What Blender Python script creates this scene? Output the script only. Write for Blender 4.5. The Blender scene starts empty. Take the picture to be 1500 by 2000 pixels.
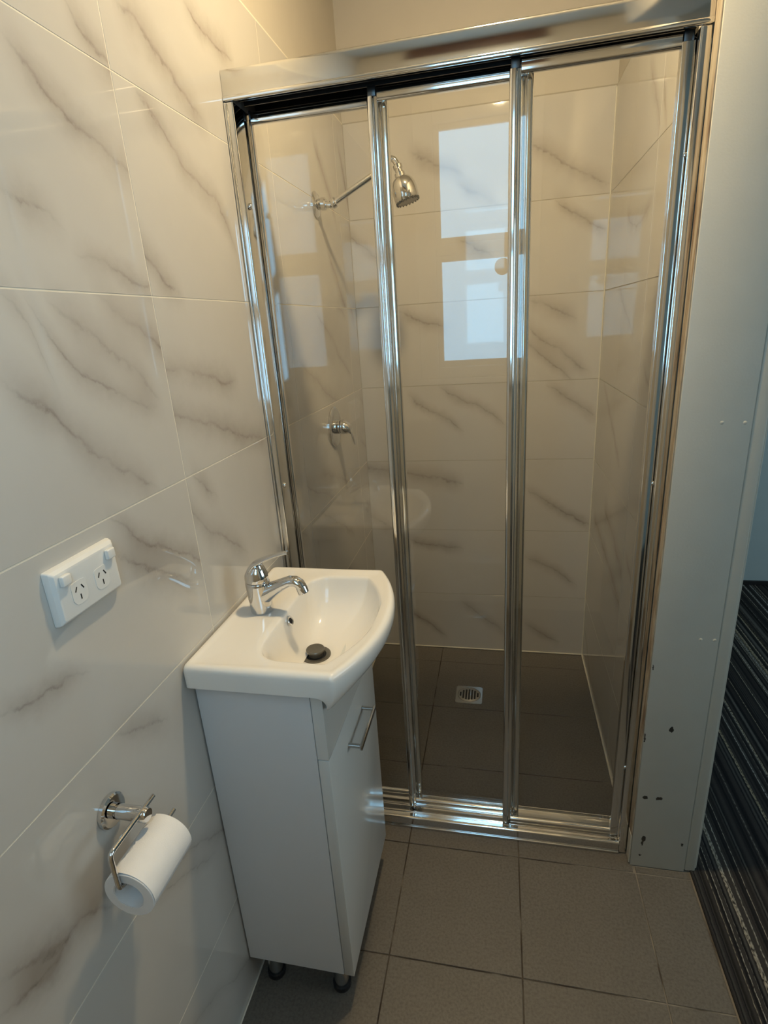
import bpy, bmesh, math, random
from mathutils import Vector, Matrix

# ---------------------------------------------------------------- camera, light, exposure
S = bpy.context.scene
COL = S.collection
R_ = math.radians

def set_camera():
    yaw, pitch, roll, f = -0.2201, -0.3273, -0.0658, 1073.7106
    fw = Vector((math.sin(yaw)*math.cos(pitch), math.cos(yaw)*math.cos(pitch), math.sin(pitch)))
    rt = Vector((math.cos(yaw), -math.sin(yaw), 0)); up = rt.cross(fw)
    c, s = math.cos(roll), math.sin(roll)
    rt, up = c*rt + s*up, -s*rt + c*up
    cam = bpy.data.cameras.new('camera')
    cam.sensor_fit = 'HORIZONTAL'; cam.sensor_width = 36; cam.lens = f/1500*36
    cam.clip_start = 0.02
    o = bpy.data.objects.new('camera', cam); COL.objects.link(o)
    m = Matrix((rt, up, -fw)).transposed().to_4x4()
    m.translation = Vector((0.5441, -1.1072, 1.4093))
    o.matrix_world = m
    S.camera = o
set_camera()

w = bpy.data.worlds.new('sky'); S.world = w; w.use_nodes = True
bg = w.node_tree.nodes['Background']
bg.inputs[0].default_value = (0.75, 0.88, 1.0, 1); bg.inputs[1].default_value = 0.6

VS = S.view_settings
VS.view_transform = 'Standard'; VS.look = 'None'; VS.gamma = 1.0
VS.exposure = -0.2
LAMP_W = 620.0                     # warm ceiling bulb, emission strength
PANE_L = 8.2                      # frosted bathroom panes, lit by the day outside
ROOM_WIN_L = 4.2                  # window of the carpeted room
S.cycles.max_bounces = 10; S.cycles.transparent_max_bounces = 16
S.cycles.glossy_bounces = 6; S.cycles.diffuse_bounces = 5
S.cycles.caustics_reflective = False; S.cycles.caustics_refractive = False
S.cycles.sample_clamp_indirect = 6.0

# ---------------------------------------------------------------- materials
class NT:
    def __init__(self, name):
        self.m = bpy.data.materials.new(name); self.m.use_nodes = True
        self.t = self.m.node_tree; self.n = self.t.nodes; self.n.clear()
        self.out = self.n.new('ShaderNodeOutputMaterial')
    def node(self, typ, **kw):
        nd = self.n.new('ShaderNode'+typ)
        for k, v in kw.items():
            setattr(nd, k, v)
        return nd
    def link(self, a, b): self.t.links.new(a, b)
    def math(self, op, a, b=None, clamp=False):
        nd = self.node('Math', operation=op, use_clamp=clamp)
        for i, v in enumerate((a, b)):
            if v is None: continue
            if isinstance(v, (int, float)): nd.inputs[i].default_value = v
            else: self.link(v, nd.inputs[i])
        return nd.outputs[0]
    def mix(self, fac, a, b, mode='MIX'):
        nd = self.node('MixRGB', blend_type=mode)
        for i, v in enumerate((fac, a, b)):
            if isinstance(v, (int, float)): nd.inputs[i].default_value = v
            elif isinstance(v, (tuple, list)): nd.inputs[i].default_value = (*v, 1)
            else: self.link(v, nd.inputs[i])
        return nd.outputs[0]
    def noise(self, vec, scale, detail=3, rough=.5, dist=0.0):
        nd = self.node('TexNoise'); nd.inputs['Scale'].default_value = scale
        nd.inputs['Detail'].default_value = detail; nd.inputs['Roughness'].default_value = rough
        nd.inputs['Distortion'].default_value = dist
        if vec is not None: self.link(vec, nd.inputs['Vector'])
        return nd
    def ramp(self, fac, stops):
        nd = self.node('ValToRGB'); cr = nd.color_ramp
        while len(cr.elements) < len(stops): cr.elements.new(0.5)
        for e, (p, c) in zip(cr.elements, stops):
            e.position = p; e.color = (*c, 1) if len(c) == 3 else c
        self.link(fac, nd.inputs[0]); return nd.outputs[0]
    def principled(self, color, rough=.5, metal=0.0, spec=.5, coat=0.0, bump=None):
        b = self.node('BsdfPrincipled')
        for k, v in (('Base Color', color), ('Roughness', rough), ('Metallic', metal)):
            if isinstance(v, (tuple, list)): b.inputs[k].default_value = (*v, 1)
            elif isinstance(v, (int, float)): b.inputs[k].default_value = v
            else: self.link(v, b.inputs[k])
        b.inputs['Specular IOR Level'].default_value = spec
        b.inputs['Coat Weight'].default_value = coat; b.inputs['Coat Roughness'].default_value = .03
        if bump is not None:
            h, strength, dist = bump
            bp = self.node('Bump'); bp.inputs['Strength'].default_value = strength; bp.inputs['Distance'].default_value = dist
            self.link(h, bp.inputs['Height']); self.link(bp.outputs[0], b.inputs['Normal'])
        self.link(b.outputs[0], self.out.inputs[0]); return b

def plain(name, color, rough=.5, metal=0.0, spec=.5, coat=0.0, var=.04, scale=18, bump=0.0, bscale=120):
    t = NT(name); tc = t.node('TexCoord').outputs['Object']
    n = t.noise(tc, scale, 4).outputs['Fac']
    dk = tuple(c*(1-var) for c in color); lt = tuple(min(1, c*(1+var)) for c in color)
    c = t.mix(n, dk, lt)
    bp = (t.noise(tc, bscale, 3).outputs['Fac'], .3, bump) if bump else None
    t.principled(c, rough, metal, spec, coat, bp)
    return t.m

M = {}
M['chrome'] = plain('chrome', (.72, .72, .72), .045, 1.0, var=.01)
M['bright_alu'] = plain('polished_aluminium', (.74, .74, .73), .085, 1.0, var=.02, scale=40)
M['dull_alu'] = plain('dark_track_aluminium', (.10, .10, .10), .35, 1.0, var=.05)
M['rubber'] = plain('black_rubber', (.015, .015, .016), .6)
M['dark_hole'] = plain('dark_hole', (.006, .006, .006), .8)
M['ceramic'] = plain('white_ceramic', (.86, .83, .78), .09, 0, .5, 0.0, var=.01)
M['cab_white'] = plain('white_melamine', (.74, .75, .76), .38, 0, .4, var=.015)
M['cab_gloss'] = plain('white_gloss_front', (.70, .70, .67), .22, 0, .5, .15, var=.015)
M['steel'] = plain('brushed_steel', (.55, .54, .52), .17, 1.0, var=.05, scale=60)
M['plastic'] = plain('white_plastic', (.78, .77, .74), .28, 0, .5, var=.01)
M['grey_plastic'] = plain('grey_plug', (.16, .15, .13), .3, .6, var=.15, scale=200)
M['paper'] = plain('tissue_paper', (.86, .84, .82), .9, 0, .1, var=.03, scale=60, bump=.0006, bscale=900)
M['wall_paint'] = plain('cream_wall_paint', (.54, .50, .43), .55, 0, .3, var=.05, scale=9, bump=.001, bscale=60)
M['ceil_paint'] = plain('ceiling_paint', (.60, .57, .50), .7, 0, .2, var=.02)
M['room_paint'] = plain('pale_blue_paint', (.50, .60, .62), .6, 0, .3, var=.03)
M['white_paint'] = plain('white_gloss_paint', (.62, .60, .54), .3, 0, .5, var=.03)
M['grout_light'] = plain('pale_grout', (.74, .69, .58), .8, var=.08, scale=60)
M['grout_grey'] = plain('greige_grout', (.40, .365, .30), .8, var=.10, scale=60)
M['silicone'] = plain('white_silicone', (.70, .66, .56), .4, var=.06, scale=40)
M['brown_board'] = plain('brown_timber', (.10, .045, .022), .5, var=.3, scale=12)

def emit(name, color, strength, mottled=False):
    t = NT(name); e = t.node('Emission'); e.inputs[0].default_value = (*color, 1); e.inputs[1].default_value = strength
    if mottled:
        tc = t.node('TexCoord').outputs['Object']
        n = t.noise(tc, 260, 2).outputs['Fac']; n2 = t.noise(tc, 9, 3).outputs['Fac']
        c = t.mix(t.math('MULTIPLY', t.math('SUBTRACT', n, .25, True), 1.3), color, tuple(x*.55 for x in color))
        c = t.mix(t.math('MULTIPLY', n2, .35), c, tuple(x*.7 for x in color))
        t.link(c, e.inputs[0])
    t.link(e.outputs[0], t.out.inputs[0]); return t.m
M['bulb'] = emit('warm_bulb', (1.0, .77, .44), LAMP_W)
M['frosted_lit'] = emit('frosted_daylit_glass', (.30, .64, .93), PANE_L, True)
M['room_day'] = emit('daylit_curtained_glass', (.74, .92, 1.0), ROOM_WIN_L)

def glass_mat():
    t = NT('clear_glass')
    lw = t.node('LayerWeight'); lw.inputs[0].default_value = .5
    f5 = t.math('POWER', lw.outputs['Facing'], 4.2)
    fr = t.math('ADD', t.math('MULTIPLY', f5, .94), .043, True)
    tr = t.node('BsdfTransparent'); tr.inputs[0].default_value = (.993, .997, .988, 1)
    gl = t.node('BsdfGlossy'); gl.inputs['Roughness'].default_value = .0; gl.inputs[0].default_value = (1, 1, 1, 1)
    mx = t.node('MixShader'); t.link(fr, mx.inputs[0]); t.link(tr.outputs[0], mx.inputs[1]); t.link(gl.outputs[0], mx.inputs[2])
    t.link(mx.outputs[0], t.out.inputs[0]); return t.m
M['glass'] = glass_mat()

# polished marble-look porcelain: each vein is a centre line v(u) across the tile face
TILE_COL = (.57, .545, .505)
def marble(name, veins, seed=0, w=1.0, h=1.0):
    t = NT(name)
    uvn = t.node('UVMap').outputs[0]
    oi = t.node('ObjectInfo')
    sep = t.node('SeparateXYZ'); t.link(uvn, sep.inputs[0]); u, v = sep.outputs[0], sep.outputs[1]
    pos = t.node('CombineXYZ'); t.link(t.math('MULTIPLY', u, .6), pos.inputs[0]); t.link(t.math('MULTIPLY', v, .3), pos.inputs[1])
    pos.inputs[2].default_value = seed*1.37
    p = pos.outputs[0]
    nA = t.noise(p, 14, 5, .6).outputs['Fac']; nB = t.noise(p, 60, 4, .65).outputs['Fac']; nC = t.noise(p, 7, 2).outputs['Fac']
    warp = t.math('ADD', t.math('MULTIPLY', t.math('SUBTRACT', nA, .5), .16), t.math('MULTIPLY', t.math('SUBTRACT', nB, .5), .05))
    vw = t.math('ADD', v, warp)
    # slow clouds
    cl = t.noise(p, 4.5, 4, .6).outputs['Fac']
    col = t.mix(t.math('MULTIPLY', t.math('SUBTRACT', cl, .42, True), 1.1), TILE_COL, (.49, .47, .435))
    halo_sum = None; core_sum = None
    for k, (pts, amp, wd) in enumerate(veins):
        fc = t.node('FloatCurve'); cv = fc.mapping.curves[0]
        pts = sorted(pts)
        uu = [min(1, max(0, a)) for a, b in pts]
        vals = [(b+1)/3 for a, b in pts]
        while len(cv.points) < len(pts): cv.points.new(.5, .5)
        for q, (a, b) in zip(cv.points, zip(uu, vals)): q.location = (a, b)
        fc.mapping.update()
        t.link(u, fc.inputs['Value'])
        cen = t.math('SUBTRACT', t.math('MULTIPLY', fc.outputs[0], 3.0), 1.0)
        d = t.math('SUBTRACT', vw, cen); ad = t.math('ABSOLUTE', d)
        # fade at both ends of the vein
        e0 = t.math('MULTIPLY', t.math('SUBTRACT', u, uu[0]-.02 if uu[0] > .03 else -1), 14, True)
        e1 = t.math('MULTIPLY', t.math('SUBTRACT', uu[-1]+.03 if uu[-1] < .97 else 2.0, u), 14, True)
        env = t.math('MULTIPLY', e0, e1)
        core = t.math('SUBTRACT', 1.0, t.math('DIVIDE', ad, wd), True)
        core = t.math('MULTIPLY', t.math('MULTIPLY', core, env), amp)
        halo = t.math('SUBTRACT', 1.0, t.math('DIVIDE', ad, wd*10), True)
        halo = t.math('MULTIPLY', t.math('POWER', halo, 1.6), t.math('MULTIPLY', env, amp))
        core_sum = core if core_sum is None else t.math('MAXIMUM', core_sum, core)
        halo_sum = halo if halo_sum is None else t.math('ADD', halo_sum, halo)
    if halo_sum is not None:
        hm = t.math('MULTIPLY', halo_sum, t.math('ADD', .26, t.math('MULTIPLY', nC, .9)), True)
        col = t.mix(t.math('MULTIPLY', hm, .95), col, (.33, .285, .245))
        gate = t.math('MULTIPLY', t.math('SUBTRACT', nB, .34, True), 2.6, True)
        gate2 = t.math('MULTIPLY', t.math('SUBTRACT', nC, .25, True), 2.6, True)
        cm = t.math('MULTIPLY', t.math('MULTIPLY', core_sum, gate), gate2, True)
        col = t.mix(t.math('MULTIPLY', cm, .8), col, (.17, .145, .125))
    b = t.principled(col, .035, 0, .5)
    b.inputs['IOR'].default_value = 1.52
    bp = t.node('Bump'); bp.inputs['Strength'].default_value = .06; bp.inputs['Distance'].default_value = .002
    t.link(t.noise(p, 9, 1).outputs['Fac'], bp.inputs['Height']); t.link(bp.outputs[0], b.inputs['Normal'])
    return t.m

def floor_mat():
    t = NT('grey_brown_stone_tile')
    oi = t.node('ObjectInfo'); tc = t.node('TexCoord').outputs['Object']
    off = t.node('VectorMath', operation='ADD'); t.link(tc, off.inputs[0])
    cx = t.node('CombineXYZ'); t.link(t.math('MULTIPLY', oi.outputs['Random'], 9), cx.inputs[0]); t.link(cx.outputs[0], off.inputs[1])
    p = off.outputs[0]
    n1 = t.noise(p, 9, 5, .6).outputs['Fac']; n2 = t.noise(p, 170, 3, .65).outputs['Fac']
    mp = t.node('Mapping'); mp.inputs['Scale'].default_value = (1, 9, 1); t.link(p, mp.inputs[0])
    n3 = t.noise(mp.outputs[0], 16, 4, .6).outputs['Fac']
    c = t.mix(n1, (.132, .116, .096), (.195, .175, .149))
    c = t.mix(t.math('MULTIPLY', n3, .5), c, (.155, .138, .116))
    c = t.mix(t.math('MULTIPLY', t.math('SUBTRACT', n2, .4, True), 2.2), c, (.088, .075, .061))
    t.principled(c, t.math('ADD', .34, t.math('MULTIPLY', n2, .2)), 0, .5, 0, (n2, .12, .0008))
    return t.m
M['floor_tile'] = floor_mat()

def floor_grout():
    t = NT('worn_dark_grout'); tc = t.node('TexCoord').outputs['Object']
    sep = t.node('SeparateXYZ'); t.link(tc, sep.inputs[0])
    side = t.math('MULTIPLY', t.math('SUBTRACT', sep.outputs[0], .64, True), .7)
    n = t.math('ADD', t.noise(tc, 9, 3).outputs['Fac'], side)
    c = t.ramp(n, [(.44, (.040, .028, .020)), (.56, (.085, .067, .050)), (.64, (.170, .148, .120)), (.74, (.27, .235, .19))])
    t.principled(c, .85); return t.m
M['floor_grout'] = floor_grout()

def carpet_mat():
    t = NT('striped_carpet'); tc = t.node('TexCoord').outputs['Object']
    sep = t.node('SeparateXYZ'); t.link(tc, sep.inputs[0]); x = sep.outputs[0]
    wob = t.noise(tc, 90, 2).outputs['Fac']
    xw = t.math('ADD', x, t.math('MULTIPLY', t.math('SUBTRACT', wob, .5), .003))
    def n1d(scale, seed):
        cb = t.node('CombineXYZ'); t.link(xw, cb.inputs[0]); cb.inputs[1].default_value = seed
        return t.noise(cb.outputs[0], scale, 2, .6).outputs['Fac']
    a, b, c_ = n1d(34, 0), n1d(95, 5.3), n1d(17, 9.1)
    base = t.ramp(a, [(.36, (.012, .011, .011)), (.46, (.066, .062, .060)), (.54, (.012, .012, .016)), (.63, (.16, .155, .145))])
    base = t.mix(t.math('MULTIPLY', t.math('SUBTRACT', c_, .5, True), 4.0, True), base, (.024, .024, .026))
    dash = t.noise(None, 1, 2)
    mp = t.node('Mapping'); mp.inputs['Scale'].default_value = (300, 110, 1); t.link(tc, mp.inputs[0]); t.link(mp.outputs[0], dash.inputs['Vector'])
    line = t.math('MULTIPLY', t.math('SUBTRACT', b, .57, True), 22, True)
    line = t.math('MULTIPLY', line, t.math('MULTIPLY', t.math('SUBTRACT', dash.outputs['Fac'], .34, True), 4, True))
    tone = t.ramp(n1d(60, 3.1), [(.4, (.50, .50, .48)), (.6, (.50, .42, .28))])
    col = t.mix(line, base, tone)
    pile = t.noise(tc, 700, 2).outputs['Fac']
    col = t.mix(t.math('MULTIPLY', pile, .6), col, t.mix(1.0, col, (.5, .5, .5), 'MULTIPLY'))
    t.principled(col, .95, 0, .1, 0, (pile, .8, .003)); return t.m
M['carpet'] = carpet_mat()

def post_mat():
    t = NT('chipped_grey_white_paint'); tc = t.node('TexCoord').outputs['Object']
    n = t.noise(tc, 14, 4).outputs['Fac']; fine = t.noise(tc, 240, 3).outputs['Fac']
    c = t.mix(n, (.60, .575, .50), (.65, .625, .55))
    sep = t.node('SeparateXYZ'); t.link(tc, sep.inputs[0])
    wx = t.math('ADD', sep.outputs[0], t.math('MULTIPLY', t.math('SUBTRACT', fine, .5), .007))
    wz = t.math('ADD', sep.outputs[2], t.math('MULTIPLY', t.math('SUBTRACT', t.noise(tc, 190, 3).outputs['Fac'], .5), .010))
    tot = None
    for cx, cz, rx, rz in ((.908, .235, .0052, .0042), (.941, .236, .0062, .0040), (.916, .098, .0042, .0070), (.914, .084, .0020, .0070),
                           (.911, .040, .0022, .0030), (1.009, .093, .0022, .0034), (.949, .450, .0040, .0070), 
                           (.893, .62, .0012, .006), (.892, .42, .0014, .010)):
        dx = t.math('DIVIDE', t.math('SUBTRACT', wx, cx), rx); dz = t.math('DIVIDE', t.math('SUBTRACT', wz, cz), rz)
        q = t.math('SUBTRACT', 1.7, t.math('ADD', t.math('MULTIPLY', dx, dx), t.math('MULTIPLY', dz, dz)), True)
        q = t.math('MULTIPLY', q, 5, True)
        tot = q if tot is None else t.math('MAXIMUM', tot, q)
    c = t.mix(tot, c, (.045, .038, .03))
    t.principled(c, .38, 0, .45, 0, (fine, .22, .0012)); return t.m
M['post_paint'] = post_mat()

def timber_mat():
    t = NT('raw_timber_edge'); tc = t.node('TexCoord').outputs['Object']
    mp = t.node('Mapping'); mp.inputs['Scale'].default_value = (60, 60, 5); t.link(tc, mp.inputs[0])
    n = t.noise(mp.outputs[0], 1.5, 5, .65).outputs['Fac']
    big = t.noise(tc, 6, 3).outputs['Fac']
    c = t.ramp(n, [(.35, (.22, .14, .09)), (.52, (.47, .38, .27)), (.68, (.60, .53, .42))])
    c = t.mix(t.math('MULTIPLY', t.math('SUBTRACT', big, .45, True), 2.5, True), c, (.42, .38, .30))
    t.principled(c, .8, 0, .2); return t.m
M['timber'] = timber_mat()

# ---------------------------------------------------------------- mesh helpers
ORG = Vector((0, 0, 0))
def link(name, me, mat=None, parent=None, smooth=False):
    o = bpy.data.objects.new(name, me); COL.objects.link(o)
    if mat is not None and not me.materials: me.materials.append(mat)
    if smooth:
        for p in me.polygons: p.use_smooth = True
    if parent is not None: o.parent = parent
    return o
def fin(bm, name, mat, parent=None, smooth=False, angle=None):
    """world-space bmesh -> object (shifted to the current thing's origin)"""
    bmesh.ops.recalc_face_normals(bm, faces=bm.faces[:])
    for v in bm.verts: v.co -= ORG
    me = bpy.data.meshes.new(name); bm.to_mesh(me); bm.free()
    if angle is not None:
        for p in me.polygons: p.use_smooth = True
        me.set_sharp_from_angle(angle=R_(angle))
    o = link(name, me, mat, parent, smooth)
    if parent is None: o.location = ORG
    return o
def thing(name, label, cat, loc=(0, 0, 0), group=None):
    global ORG
    ORG = Vector(loc)
    o = bpy.data.objects.new(name, None); o.empty_display_size = .05; COL.objects.link(o); o.location = loc
    o['label'] = label; o['category'] = cat
    if group: o['group'] = group
    return o
def struct_origin():
    global ORG
    ORG = Vector((0, 0, 0))
def struct(o): o['kind'] = 'structure'; return o

def abox(bm, x0, x1, y0, y1, z0, z1, bev=0.0, seg=2):
    vs = [bm.verts.new((x, y, z)) for x in (x0, x1) for y in (y0, y1) for z in (z0, z1)]
    fs = [(0, 1, 3, 2), (4, 6, 7, 5), (0, 4, 5, 1), (2, 3, 7, 6), (0, 2, 6, 4), (1, 5, 7, 3)]
    faces = [bm.faces.new([vs[i] for i in f]) for f in fs]
    bmesh.ops.recalc_face_normals(bm, faces=faces)
    if bev:
        es = list({e for f in faces for e in f.edges})
        bmesh.ops.bevel(bm, geom=es, offset=bev, segments=seg, profile=.5, affect='EDGES')
def box(name, dims, mat, parent=None, bev=0.0, seg=2):
    bm = bmesh.new(); abox(bm, *dims, bev=bev, seg=seg)
    return fin(bm, name, mat, parent, angle=35 if bev else None)
def frame_of(d):
    d = Vector(d).normalized()
    a = Vector((0, 0, 1)) if abs(d.z) < .9 else Vector((1, 0, 0))
    x = d.cross(a).normalized(); y = d.cross(x).normalized()
    return x, y, d
def alathe(bm, c, d, prof, n=40, cap0=True, cap1=True):
    """prof: list of (distance along axis, radius)"""
    x, y, z = frame_of(d); c = Vector(c); rings = []
    for t, r in prof:
        if r < 1e-6: rings.append([bm.verts.new(c + z*t)])
        else: rings.append([bm.verts.new(c + z*t + (x*math.cos(2*math.pi*i/n) + y*math.sin(2*math.pi*i/n))*r) for i in range(n)])
    for a, b in zip(rings, rings[1:]):
        for i in range(n):
            j = (i+1) % n
            if len(a) == 1 and len(b) == 1: continue
            if len(a) == 1: bm.faces.new((a[0], b[i], b[j]))
            elif len(b) == 1: bm.faces.new((a[i], b[0], a[j]))
            else: bm.faces.new((a[i], b[i], b[j], a[j]))
    if cap0 and len(rings[0]) > 1: bm.faces.new(rings[0])
    if cap1 and len(rings[-1]) > 1: bm.faces.new(rings[-1])
def lathe(name, c, d, prof, mat, parent=None, n=40, angle=40, **kw):
    bm = bmesh.new(); alathe(bm, c, d, prof, n, **kw)
    return fin(bm, name, mat, parent, angle=angle)
def smooth_path(pts, rad, k=6):
    """polyline with its corners rounded by arcs"""
    pts = [Vector(p) for p in pts]; out = [pts[0]]
    for a, b, c in zip(pts, pts[1:], pts[2:]):
        d1 = (a-b); d2 = (c-b); r = min(rad, d1.length*.48, d2.length*.48)
        p0 = b + d1.normalized()*r; p1 = b + d2.normalized()*r
        for i in range(k+1):
            t = i/k; out.append(p0*(1-t)**2 + b*2*t*(1-t) + p1*t*t)
    out.append(pts[-1]); return out
def atube(bm, pts, r, n=16, cap=True):
    """r: number or list; elliptical when an item is (ra, rb)"""
    pts = [Vector(p) for p in pts]; m = len(pts); rings = []
    d0 = (pts[1]-pts[0]).normalized(); x, y, _ = frame_of(d0)
    for i, p in enumerate(pts):
        d = (pts[min(i+1, m-1)] - pts[max(i-1, 0)]).normalized()
        x = (x - d*x.dot(d)).normalized(); y = d.cross(x)
        ri = r[i] if isinstance(r, (list, tuple)) else r
        ra, rb = ri if isinstance(ri, (list, tuple)) else (ri, ri)
        rings.append([bm.verts.new(p + x*math.cos(2*math.pi*k/n)*ra + y*math.sin(2*math.pi*k/n)*rb) for k in range(n)])
    for a, b in zip(rings, rings[1:]):
        for k in range(n):
            bm.faces.new((a[k], b[k], b[(k+1) % n], a[(k+1) % n]))
    if cap: bm.faces.new(rings[0]); bm.faces.new(rings[-1])
def tube(name, pts, r, mat, parent=None, n=16, angle=50):
    bm = bmesh.new(); atube(bm, pts, r, n); return fin(bm, name, mat, parent, angle=angle)
def loft(bm, rings, cap0=True, cap1=True, closed=True):
    vr = [[bm.verts.new(p) for p in r] for r in rings]; n = len(vr[0])
    for a, b in zip(vr, vr[1:]):
        for k in range(n if closed else n-1):
            bm.faces.new((a[k], b[k], b[(k+1) % n], a[(k+1) % n]))
    if cap0: bm.faces.new(vr[0])
    if cap1: bm.faces.new(vr[-1])

# ---------------------------------------------------------------- room shell
rng = random.Random(7)
struct_origin()
VL= [[(-0.579, 1.38), (-0.562, 1.365), (-0.518, 1.337), (-0.5, 1.308), (-0.467, 1.271), (-0.433, 1.245), (-0.394, 1.22), (-0.351, 1.191)], [(-0.545, 1.468), (-0.527, 1.449), (-0.514, 1.415)], [(-0.51, 1.455), (-0.49, 1.419), (-0.458, 1.379), (-0.416, 1.359), (-0.38, 1.334), (-0.315, 1.313)], [(-0.39, 1.474), (-0.344, 1.439), (-0.3, 1.421), (-0.263, 1.401)], [(-0.476, 1.462), (-0.449, 1.437), (-0.392, 1.407), (-0.344, 1.369), (-0.299, 1.327)], [(-0.252, 1.361), (-0.171, 1.347), (-0.015, 1.316)], [(-0.259, 1.287), (-0.164, 1.256), (-0.056, 1.22), (0.1, 1.17)], [(-0.457, 1.738), (-0.411, 1.713), (-0.356, 1.684), (-0.303, 1.662), (-0.26, 1.652)], [(-0.51, 1.583), (-0.47, 1.572), (-0.435, 1.558)], [(-0.41, 1.526), (-0.344, 1.509), (-0.276, 1.492)], [(-0.208, 1.771), (-0.163, 1.748), (-0.116, 1.71), (-0.043, 1.675), (0.035, 1.636), (0.079, 1.561)], [(-0.25, 1.531), (-0.217, 1.503), (-0.177, 1.481)], [(-0.332, 1.823), (-0.302, 1.8), (-0.277, 1.787)], [(-0.215, 1.873), (-0.146, 1.858), (-0.097, 1.835), (0.012, 1.782)], [(-0.007, 1.962), (0.068, 1.948), (0.172, 1.947)], [(-0.461, 1.174), (-0.403, 1.116), (-0.348, 1.076), (-0.271, 1.027)], [(-0.465, 1.116), (-0.394, 1.063), (-0.306, 0.997)], [(-0.699, 1.027), (-0.655, 1.011), (-0.624, 1.008), (-0.58, 0.995)], [(-0.23, 1.171), (-0.171, 1.117)], [(-0.258, 1.11), (-0.22, 1.068), (-0.151, 1.019), (-0.083, 0.963)], [(-0.553, 0.866), (-0.512, 0.845), (-0.448, 0.816)], [(-0.798, 0.737), (-0.753, 0.712), (-0.719, 0.693), (-0.682, 0.681), (-0.636, 0.643)], [(-0.809, 0.705), (-0.766, 0.689), (-0.721, 0.686)], [(0.701, 1.927), (0.814, 1.829), (0.876, 1.75)], [(0.983, 1.983), (1.067, 1.828), (1.099, 1.697)], [(0.754, 1.644), (0.867, 1.527), (1.018, 1.443)]]
VB= [[(0.231, 1.962), (0.322, 1.921), (0.405, 1.889)], [(0.609, 1.94), (0.68, 1.922), (0.744, 1.884), (0.807, 1.842), (0.886, 1.803)], [(0.719, 1.773), (0.767, 1.736), (0.826, 1.699), (0.89, 1.661)], [(0.394, 1.849), (0.472, 1.808), (0.531, 1.78)], [(0.626, 1.457), (0.719, 1.435), (0.799, 1.394)], [(0.628, 1.382), (0.692, 1.321), (0.762, 1.275), (0.853, 1.207)], [(0.62, 1.324), (0.707, 1.259), (0.797, 1.182)], [(0.391, 1.676), (0.502, 1.622)], [(0.188, 1.139), (0.255, 1.087), (0.345, 1.038), (0.39, 1.0)], [(-0.004, 0.848), (0.149, 0.827), (0.245, 0.813), (0.386, 0.781)], [(-0.004, 0.632), (0.085, 0.586)], [(0.158, 0.528), (0.257, 0.508), (0.381, 0.494)], [(0.644, 0.759), (0.708, 0.716), (0.807, 0.654), (0.892, 0.611)], [(0.65, 0.458), (0.752, 0.412), (0.847, 0.34)], [(0.652, 0.148), (0.713, 0.108), (0.787, 0.064)], [(0.314, 1.164), (0.392, 1.118), (0.49, 1.075), (0.558, 1.014)], [(0.716, 1.154), (0.828, 1.083), (0.895, 1.033)], [(0.101, 0.213), (0.214, 0.14), (0.305, 0.066)], [(0.377, 0.238), (0.51, 0.143), (0.565, 0.094)], [(0.01, 1.718), (0.083, 1.652), (0.155, 1.576)], [(0.168, 1.451), (0.263, 1.408), (0.34, 1.385)]]
VR= [[(0.617, 1.967), (0.539, 1.888), (0.411, 1.798)], [(0.768, 1.664), (0.654, 1.622), (0.497, 1.645)], [(0.806, 0.767), (0.601, 0.717), (0.461, 0.661)], [(0.993, 0.663), (0.648, 0.608), (0.465, 0.574)]]

T = .3                              # tile height; tiles are .6 x .3
H = [.275 + .3*k for k in range(7)]  # course joints above the floor: .275 ... 2.075
def rand_veins(r):
    out = []
    for _ in range(r.choice((1, 2, 2, 3))):
        u0 = r.uniform(-.3, .5); L = r.uniform(.6, 1.2); s = r.uniform(-.75, -1.6)
        v0 = r.uniform(.5, 1.6); pts = []
        for k in range(5):
            u = u0 + L*k/4
            if 0 <= u <= 1: pts.append((u, v0 + s*L*k/4 + r.uniform(-.05, .05)))
        if len(pts) >= 2: out.append((pts, r.uniform(.3, .7), r.uniform(.010, .018)))
    return out
RAND_TILE = [marble('marble_tile_face', rand_veins(rng), k) for k in range(8)]

_tile_mesh = {}
def tile_mesh(orient, tw, th, uv, depth=.0007, gap=.0011, ch=.0003):
    key = (orient, round(tw, 4), round(th, 4), tuple(round(a, 3) for a in uv))
    if key in _tile_mesh: return _tile_mesh[key]
    def P(u, v, n):
        return {'left': (n, u, v), 'back': (u, -n, v), 'right': (-n, -u, v), 'up': (u, v, n)}[orient]
    me = bpy.data.meshes.new('tile')
    rect = lambda g: [(g, g), (tw-g, g), (tw-g, th-g), (g, th-g)]
    r0, r1, r2 = rect(gap), rect(gap), rect(gap+ch)
    vs = [P(u, v, -depth) for u, v in r0] + [P(u, v, -ch) for u, v in r1] + [P(u, v, 0) for u, v in r2]
    uvs = r0 + r1 + r2
    fs = [(8, 9, 10, 11)]
    for b in (0, 4):
        for k in range(4):
            j = (k+1) % 4; fs.append((b+k, b+j, b+4+j, b+4+k))
    me.from_pydata(vs, [], fs); me.update()
    lay = me.uv_layers.new(name='UVMap')
    u0, v0, u1, v1 = uv
    for lp in me.loops:
        a, b = uvs[lp.vertex_index]; lay.data[lp.index].uv = (u0+(u1-u0)*a/tw, v0+(v1-v0)*b/th)
    bm = bmesh.new(); bm.from_mesh(me); bmesh.ops.recalc_face_normals(bm, faces=bm.faces[:])
    # open shell: make the face point out of the wall
    n = Vector(P(0, 0, 1)) - Vector(P(0, 0, 0)); bm.faces.ensure_lookup_table()
    if bm.faces[0].normal.dot(n) < 0: bmesh.ops.reverse_faces(bm, faces=bm.faces[:])
    bm.to_mesh(me); bm.free()
    _tile_mesh[key] = me
    return me

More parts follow.
